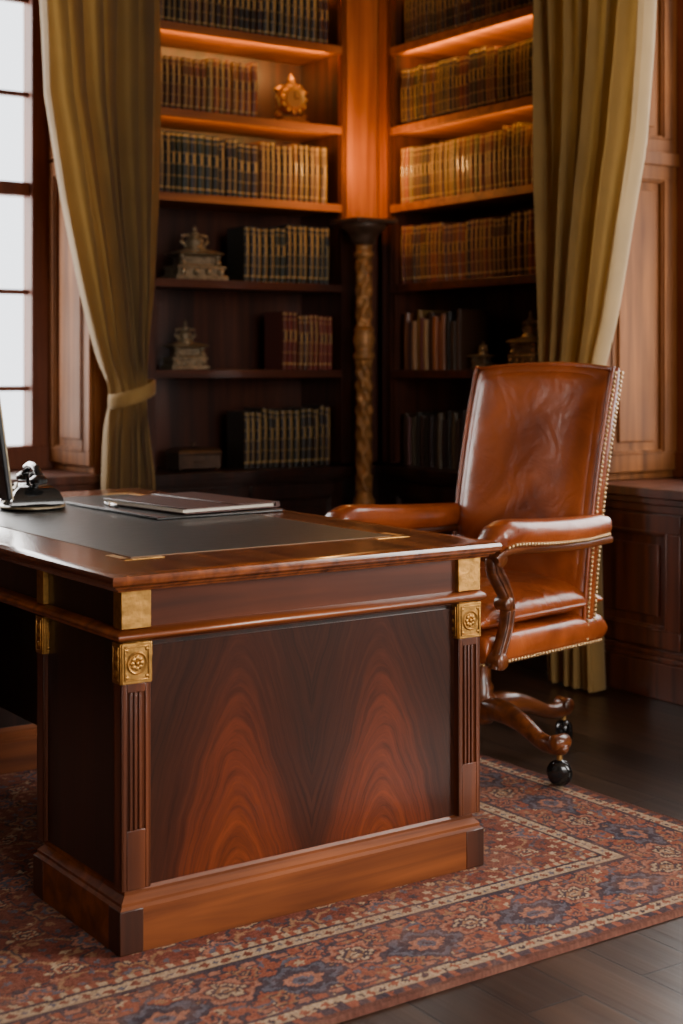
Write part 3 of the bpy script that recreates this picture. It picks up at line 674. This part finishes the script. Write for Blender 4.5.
# ------------------------------------------------------------------ things on desk
ZD=.7753
e=empty('desk_blotter',D@Matrix.Translation((.735,1.14,ZD))@Matrix.Rotation(math.radians(1),4,'Z'))
b=MB(); b.box(-.205,.20,-.28,.28,0,.006); b.obj('pad',[LEATHD],parent=e,bevel=.002)
b=MB(); b.box(-.205,-.18,-.28,.28,.006,.008); b.box(.175,.20,-.28,.28,.006,.008); b.obj('side_rails',[FOLD],parent=e,bevel=.001)
e=empty('leather_folder',D@Matrix.Translation((.755,1.08,ZD+.0085))@Matrix.Rotation(math.radians(6),4,'Z'))
b=MB(); b.box(-.15,.17,-.20,.22,0,.004); b.box(-.15,.17,-.20,.22,.013,.017); b.tube([(.17,-.20,.0085),(.17,.22,.0085)],.0085,12)
b.box(.02,.05,-.202,.222,.0165,.0195); b.obj('covers',[FOLD],parent=e,bevel=.0015)
b=MB(); b.box(-.153,.16,-.192,.212,.0045,.0125); b.obj('pages',[PAPER],parent=e)
e=empty('fountain_pen',D@Matrix.Translation((.572,1.21,ZD+.0135))@Matrix.Rotation(math.radians(80),4,'Z'))
b=MB(); b.tube([(-.07,0,0),(-.065,0,0),(.0,0,0),(.002,0,0),(.05,0,0),(.07,0,0)],[.003,.0055,.006,.005,.0048,.0008],12); b.obj('pen_barrel',[BLACK],parent=e)
b=MB(); b.tube([(-.002,0,0),(.003,0,0)],.0064,12); b.box(-.06,-.02,-.001,.001,.005,.008); b.obj('pen_trim',[BRASS],parent=e)
e=empty('rotary_telephone',D@Matrix.Translation((.39,1.35,ZD))@Matrix.Rotation(math.radians(-10),4,'Z')@Matrix.Scale(1.08,4))
b=MB(); b.lathe([(.082,0),(.088,.004),(.088,.010),(.078,.016),(.07,.018)],seg=40)
b.mould(-.03,.03,-.03,.03,[(.040,.016),(.038,.03),(.028,.05),(.012,.062),(.0,.066)])
for s in (-1,1):
    b.tube([(0,s*.03,.06),(0,s*.04,.075),(0,s*.045,.088)],[.010,.008,.008],10)
    b.tube([(-.018,s*.045,.092),(.018,s*.045,.092)],.006,8)
b.tube([(0,-.075,.088),(0,-.06,.106),(0,-.03,.114),(0,.03,.114),(0,.06,.106),(0,.075,.088)],[.010,.011,.010,.010,.011,.010],12)
for s in (-1,1): b.lathe([(.016,0),(.024,.004),(.025,.014),(.014,.024)],c=(0,s*.078,.070),seg=20)
b.obj('telephone_body',[BLACK],parent=e,smooth=50)
b=MB(); Mx=Matrix.Rotation(math.radians(-55),4,'Y')
b.lathe([(.032,0),(.034,.003),(.032,.006),(.012,.007)],c=(-.056,0,.042),seg=28,M=Mx)
for k in range(10):
    a=k*.52+.4; p=Mx@Vector((.024*math.cos(a),.024*math.sin(a),.0065)); b.ball((p.x-.056,p.y,p.z+.042),.0045,1,8)
b.lathe([(.087,.004),(.0892,.006),(.0892,.009),(.087,.011)],seg=40)
b.obj('dial',[SILVER,BLACK],parent=e)
e=empty('desktop_monitor',D@Matrix.Translation((.20,1.40,ZD)))
b=MB(); b.box(-.07,.045,-.12,.12,0,.012); b.tube([(-.02,0,.01),(-.03,0,.12),(-.035,0,.20)],[(.03,.010)]*3,12); b.obj('stand',[BLKMAT],parent=e,bevel=.004)
T=Matrix.Translation((.025,0,.05))@Matrix.Rotation(math.radians(-8),4,'Y')
b=MB(); b.box(-.006,.010,-.29,.29,.0,.385); o=b.obj('screen_housing',[BLKMAT],parent=e,bevel=.004); o.matrix_local=T
b=MB(); b.box(.0101,.011,-.28,.28,.01,.373); o=b.obj('screen_glass',[BLACK],parent=e); o.matrix_local=T
b=MB(); b.box(.006,.0105,-.2915,-.290,.0,.385); o=b.obj('bezel_edge',[SILVER],parent=e); o.matrix_local=T
# ------------------------------------------------------------------ chair
CM=TR(.420,4.41,.0,math.radians(225.0)); chair=empty('leather_desk_chair',CM)
def backc(s,t):
    k=(t+1)/2; hw=.264+.006*k
    z=.37+.812*k+.016*(1-s*s)*max(0,k-.6)*2.5
    x=-.190-.070*k-.095*k*k+.035*s*s*(.4+.6*k)
    return (x,hw*s,z)
b=MB(); b.pillow(lambda s,t:backc(-s,t),36,40,.040,.045,14); 
b.obj('backrest_shell',[LEATHER],parent=chair,smooth=180)
def backp(s,t):
    x,y,z=backc(s*.90,-1+.30+(t+1)*.5*(1.64)); return (x+.030,y,z)
b=MB(); b.pillow(lambda s,t:backp(s,t),34,36,.036,.02,5)
b.obj('backrest_pad',[LEATHER],parent=chair,smooth=180)
b=MB()
def bx(s,t,dx): x,y,z=backc(s,t); return (x+dx,y,z)
pp=[bx(-.985,-1+2*i/40,.026) for i in range(1,41)]+[bx(-.985+1.97*i/30,.985,.026) for i in range(1,30)]+[bx(.985,1-2*i/40,.026) for i in range(0,40)]
b.tube(pp,.006,8); b.obj('backrest_piping',[LEATHER],parent=chair,smooth=180)
b=MB(); b.pillow(lambda s,t:(.025+.285*s,.272*t,.405),30,30,.048,.045,24); b.obj('seat_frame',[LEATHER],parent=chair,smooth=180)
b=MB(); b.pillow(lambda s,t:(.04+.290*s,.264*t,.490+.022*(1-s*s)*(1-t*t)-.008*max(0,s)**3),34,34,.060,.045,5); b.obj('seat_cushion',[LEATHER2],parent=chair,smooth=180)
b=MB()
lp=[]
for i in range(121):
    th=2*math.pi*i/120; c_,s_=math.cos(th),math.sin(th); n=.28
    lp.append((.04+.290*math.copysign(abs(c_)**n,c_),.265*math.copysign(abs(s_)**n,s_),.486))
b.tube(lp,.005,8,side=(0,0,1)); b.obj('cushion_piping',[LEATHER],parent=chair,smooth=180)
for sy,nm in ((1,'left'),(-1,'right')):
    b=MB()
    P=[(-.24,.268,.712),(-.19,.274,.712),(-.1,.282,.710),(.0,.290,.712),(.12,.296,.718),(.22,.300,.726),(.27,.302,.728),(.310,.301,.720),(.335,.300,.706),(.345,.299,.69)]
    Rr=[(.03,.03),(.036,.036),(.040,.040),(.042,.042),(.042,.044),(.042,.046),(.042,.046),(.038,.044),(.028,.036),(.008,.018)]
    tt=np.linspace(0,len(P)-1,50); P=np.array(P); Rr=np.array(Rr)
    pts=[tuple(np.array([np.interp(t,range(len(P)),P[:,k]) for k in range(3)])*np.array([1,sy,1])) for t in tt]; rad=[tuple(np.interp(t,range(len(P)),Rr[:,k]) for k in range(2)) for t in tt]
    b.tube(pts,rad,20,side=(0,0,1),sq=2.6); b.obj('armrest_pad_'+nm,[LEATHER],parent=chair,smooth=180)
    b=MB(); pr=[(p[0],p[1],p[2]-.040) for p in pts[:44]]; b.tube(pr,[(.012,.034)]*44,12,side=(0,0,1),sq=4)
    S=[(.300,.685),(.312,.66),(.304,.63),(.28,.60),(.256,.565),(.246,.52),(.254,.475),(.272,.43),(.288,.395),(.293,.365)]
    S=np.array(S); tt=np.linspace(0,len(S)-1,40); 
    sp=[(np.interp(t,range(len(S)),S[:,0]),sy*(.298-.008*t/9),np.interp(t,range(len(S)),S[:,1])) for t in tt]
    b.tube(sp,[(.018,.020+.005*math.sin(i/39*math.pi*2)) for i in range(40)],12,side=(0,1,0),sq=3)
    for off in (-.009,.009):
        b.tube([(p[0]+off,p[1]+sy*.017,p[2]) for p in sp],.004,8)
    b.lathe([(.0,-.026),(.022,-.025),(.026,-.02),(.026,.02),(.022,.025),(.0,.026)],c=(.303,sy*.298,.668),seg=20,M=Matrix.Rotation(math.radians(90),4,'X'))
    b.lathe([(.0,-.024),(.016,-.023),(.02,-.018),(.02,.018),(.016,.023),(.0,.024)],c=(.262,sy*.294,.54),seg=20,M=Matrix.Rotation(math.radians(90),4,'X'))
    b.lathe([(.0,-.024),(.020,-.023),(.024,-.018),(.024,.018),(.020,.023),(.0,.024)],c=(.285,sy*.290,.385),seg=20,M=Matrix.Rotation(math.radians(90),4,'X'))
    b.obj('arm_support_'+nm,[W_CHAIR],parent=chair,smooth=50)
b=MB()
def nail(p): b.ball(p,.0058,0,8)
for sy in (1,-1):
    for i in range(38):
        x=-.22+.52*i/37; nail((x,sy*.274,.373))
    for i in range(38):
        t=i/37; x=-.23+.53*t; yy=float(np.interp(x,P[:,0],P[:,1]))+float(np.interp(x,P[:,0],Rr[:,1]))-.003; zz=float(np.interp(x,P[:,0],P[:,2]))-.024; nail((x,sy*yy,zz))
    for i in range(60):
        t=-.97+1.93*i/59; x,y,z=backc(sy*1.0,t); nail((x+.014,y+sy*.001,z))
    for i in range(60):
        t=-.97+1.93*i/59; x,y,z=backc(sy*1.0,t); nail((x-.022,y-sy*.001,z))
for i in range(36): nail((.31,-.262+.524*i/35,.373))
b.obj('nailheads',[NAILM],parent=chair,smooth=180)
b=MB(); b.box(-.15,.15,-.13,.13,.335,.365); b.obj('tilt_plate',[BLKMAT],parent=chair,bevel=.004)
b=MB(); b.lathe([(.03,.12),(.045,.135),(.05,.17),(.042,.2),(.034,.21),(.036,.23),(.028,.245),(.026,.30),(.03,.335)],seg=24)
angs=[math.radians(-55-225.0+90*k) for k in range(4)]
CR=.335
for a in angs:
    ca,sa=math.cos(a),math.sin(a)
    pr=[(.02,.165,.034),(.07,.172,.032),(.12,.168,.030),(.17,.156,.026),(.215,.138,.023),(.25,.122,.022),(.285,.115,.023),(.325,.117,.024),(.355,.112,.015),(.362,.106,.004)]
    pa=np.array(pr); tt=np.linspace(0,9,40)
    b.tube([(ca*np.interp(t,range(10),pa[:,0]),sa*np.interp(t,range(10),pa[:,0]),np.interp(t,range(10),pa[:,1])) for t in tt],[(np.interp(t,range(10),pa[:,2]),np.interp(t,range(10),pa[:,2])*1.1) for t in tt],14,side=(0,0,1),sq=2.6)
    b.lathe([(.0,-.03),(.018,-.029),(.022,-.024),(.022,.024),(.018,.029),(0,.03)],c=(ca*CR,sa*CR,.131),seg=16,M=Matrix.Rotation(a,4,'Z')@Matrix.Rotation(math.radians(90),4,'X'))
b.obj('swivel_base',[W_CHAIR],parent=chair,smooth=50)
b=MB()
for a in angs:
    ca,sa=math.cos(a),math.sin(a); c=(ca*CR,sa*CR)
    b.tube([(c[0],c[1],.11),(c[0],c[1],.05)],.009,10,1)
    Mz=Matrix.Rotation(a+.9,4,'Z')@Matrix.Rotation(math.radians(90),4,'X')
    for o_ in (-.014,.014):
        off=Mz@Vector((0,0,o_))
        b.lathe([(.004,-.012),(.022,-.012),(.031,-.007),(.035,0),(.031,.007),(.022,.012),(.004,.012)],c=(c[0]+off.x,c[1]+off.y,.0455),seg=20,M=Mz)
    b.ball((c[0],c[1],.058),.026,0,14)
b.obj('casters',[BLACK,BRASSF],parent=chair,smooth=50)
# ------------------------------------------------------------------ lights
def win_light(name,swap,u,d,z,su,sz,pw,col,sgn):
    if swap: Mr=Matrix.Rotation(math.radians(90*(-sgn)),4,'Y')@Matrix.Rotation(math.radians(90),4,'Z'); P_=(d,u,z)
    else: Mr=Matrix.Rotation(math.radians(90*sgn),4,'X'); P_=(u,d,z)
    return area(name,R@Matrix.Translation(P_)@Mr,su,sz,pw,col)
DAY=(1,.95,.88)
win_light('daylight_window_1',False,-2.5,1.3,2.0,3.2,3.2,230,DAY,-1)
win_light('daylight_window_2',True,-2.4,1.3,2.0,3.2,3.2,220,DAY,-1)
win_light('added_key_light_3',True,-5.1,.70,1.9,2.2,2.3,480,DAY,-1)  # added key light from the right, outside the unseen east opening
win_light('added_fill_light_4',False,-2.8,Y0-.2,1.9,2.8,2.3,230,DAY,1)  # added weaker fill from behind the camera, no visible source
w=bpy.data.worlds.new('world'); scene.world=w; w.use_nodes=True
w.node_tree.nodes['Background'].inputs['Color'].default_value=(.92,.95,1,1); w.node_tree.nodes['Background'].inputs['Strength'].default_value=3.2
# ------------------------------------------------------------------ camera
cam=bpy.data.cameras.new('camera'); co=bpy.data.objects.new('camera',cam); scene.collection.objects.link(co)
co.location=(0,0,1.19); co.rotation_euler=(math.radians(90),0,0)
cam.sensor_width=36; cam.lens=1473/1024*36; cam.shift_y=-147/1024; cam.clip_start=.05
cam.dof.use_dof=True; cam.dof.focus_distance=3.4; cam.dof.aperture_fstop=3.0
scene.camera=co
